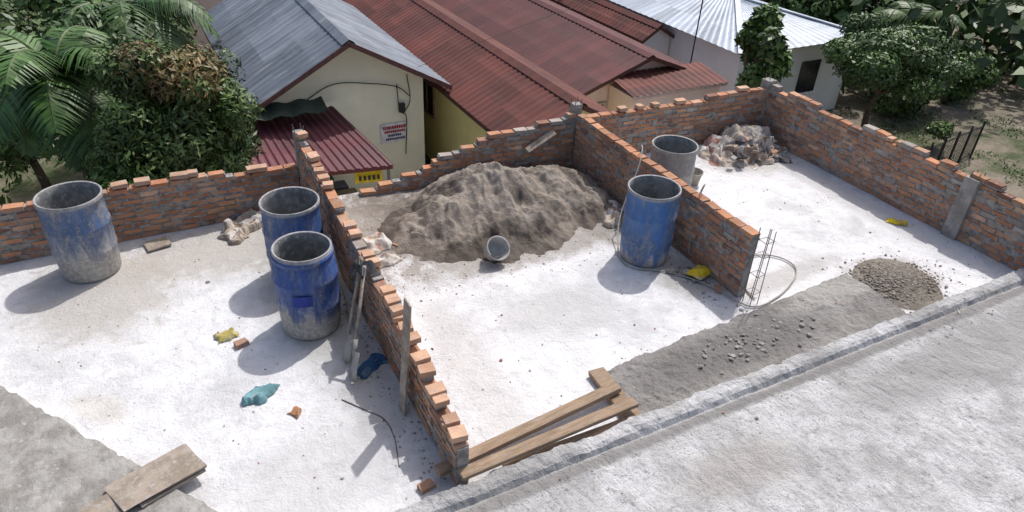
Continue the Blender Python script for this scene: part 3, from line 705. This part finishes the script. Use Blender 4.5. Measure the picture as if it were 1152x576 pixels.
for i in range(2600):
    x,y=R(14,26),R(8.5,16)
    if noise.noise(Vector((x*.6,y*.6,3)))<.05: continue
    for k in range(4):
        a=R(0,6.3); h=R(.03,.10); w=Vector((math.cos(a)*.02,math.sin(a)*.02,0)); p=Vector((x+R(-.15,.15),y+R(-.15,.15),-3.6)); q=p+Vector((math.cos(a+1)*.09,math.sin(a+1)*.09,h)); g=R(.7,1.3)
        mb.add([p-w,p+w,q],[(0,1,2)],0,(.13*g,.17*g,.06*g))
mb.obj('grass',[M['leaf']])
def rail_fence(name,a,b,h,n,mat,z=-3.6):
    a=Vector((*a,z));b=Vector((*b,z)); mb=MB(); up=Vector((0,0,1))
    for i in range(n+1):
        p=a.lerp(b,i/n); big=i%8==0
        mb.tube([p,p+up*(h+(.12 if big else 0))],.03 if big else .009,6)
    for q in (.1,.95): mb.tube([a+up*h*q,b+up*h*q],.016,5)
    return mb.obj(name,[M[mat]])
rail_fence('metal_fence',(17.8,9.9),(20.6,10.3),1.0,32,'dark')
mb=MB()
for i in range(46):
    x=-4.5+i*.1; mb.box((x,10.6+R(-.01,.01),-1.7+R(-.05,.05)),(.09,.02,1.9+R(-.1,.1)),col=(.05*R(.7,1.3),.035,.03))
mb.obj('timber_fence',[M['attr']])
mb=MB(); mb.tube([(13.9,15.2,-3.6),(14.0,15.2,1.2)],.02,6); mb.tube(smooth_path([(14.0,15.2,1.1),(9,14.9,.2),(5.3,14.6,-.6)]),.005,4)
mb.obj('utility_pole',[M['dark']])

# ------------------------------------------------------------ light
D=Vector((.50,.31,.93)).normalized(); el=math.asin(D.z); az=math.atan2(D.x,D.y)
w=bpy.data.worlds.new('World'); scene.world=w; w.use_nodes=True; nt=w.node_tree
sk=nt.nodes.new('ShaderNodeTexSky'); sk.sky_type='NISHITA'; sk.sun_disc=False; sk.sun_elevation=el; sk.sun_rotation=az
sk.dust_density=4.0; sk.air_density=1.0; sk.ozone_density=.6
bg=nt.nodes['Background']; bg.inputs['Strength'].default_value=.145; nt.links.new(sk.outputs[0],bg.inputs[0])
sl=bpy.data.lights.new('sun','SUN'); sl.energy=3.1; sl.angle=math.radians(.8); sl.color=(1,.975,.945)
so=bpy.data.objects.new('sun',sl); scene.collection.objects.link(so); so.rotation_euler=D.to_track_quat('Z','Y').to_euler()
# ------------------------------------------------------------ camera
p_,r_,ps=math.radians(32.97),math.radians(2.83),math.radians(29.09)
fw=Vector((math.sin(ps)*math.cos(p_),math.cos(ps)*math.cos(p_),-math.sin(p_))); rt=Vector((math.cos(ps),-math.sin(ps),0)); up=rt.cross(fw)
rt2=rt*math.cos(r_)+up*math.sin(r_); up2=up*math.cos(r_)-rt*math.sin(r_)
cam=bpy.data.cameras.new('camera'); co=bpy.data.objects.new('camera',cam); scene.collection.objects.link(co)
co.matrix_world=Matrix.Translation((0,0,4.6))@Matrix((rt2,up2,-fw)).transposed().to_4x4()
cam.lens=25; cam.sensor_width=36; cam.clip_end=1500; cam.clip_start=.05; scene.camera=co
scene.view_settings.view_transform='Standard'; scene.view_settings.look='None'; scene.view_settings.exposure=0
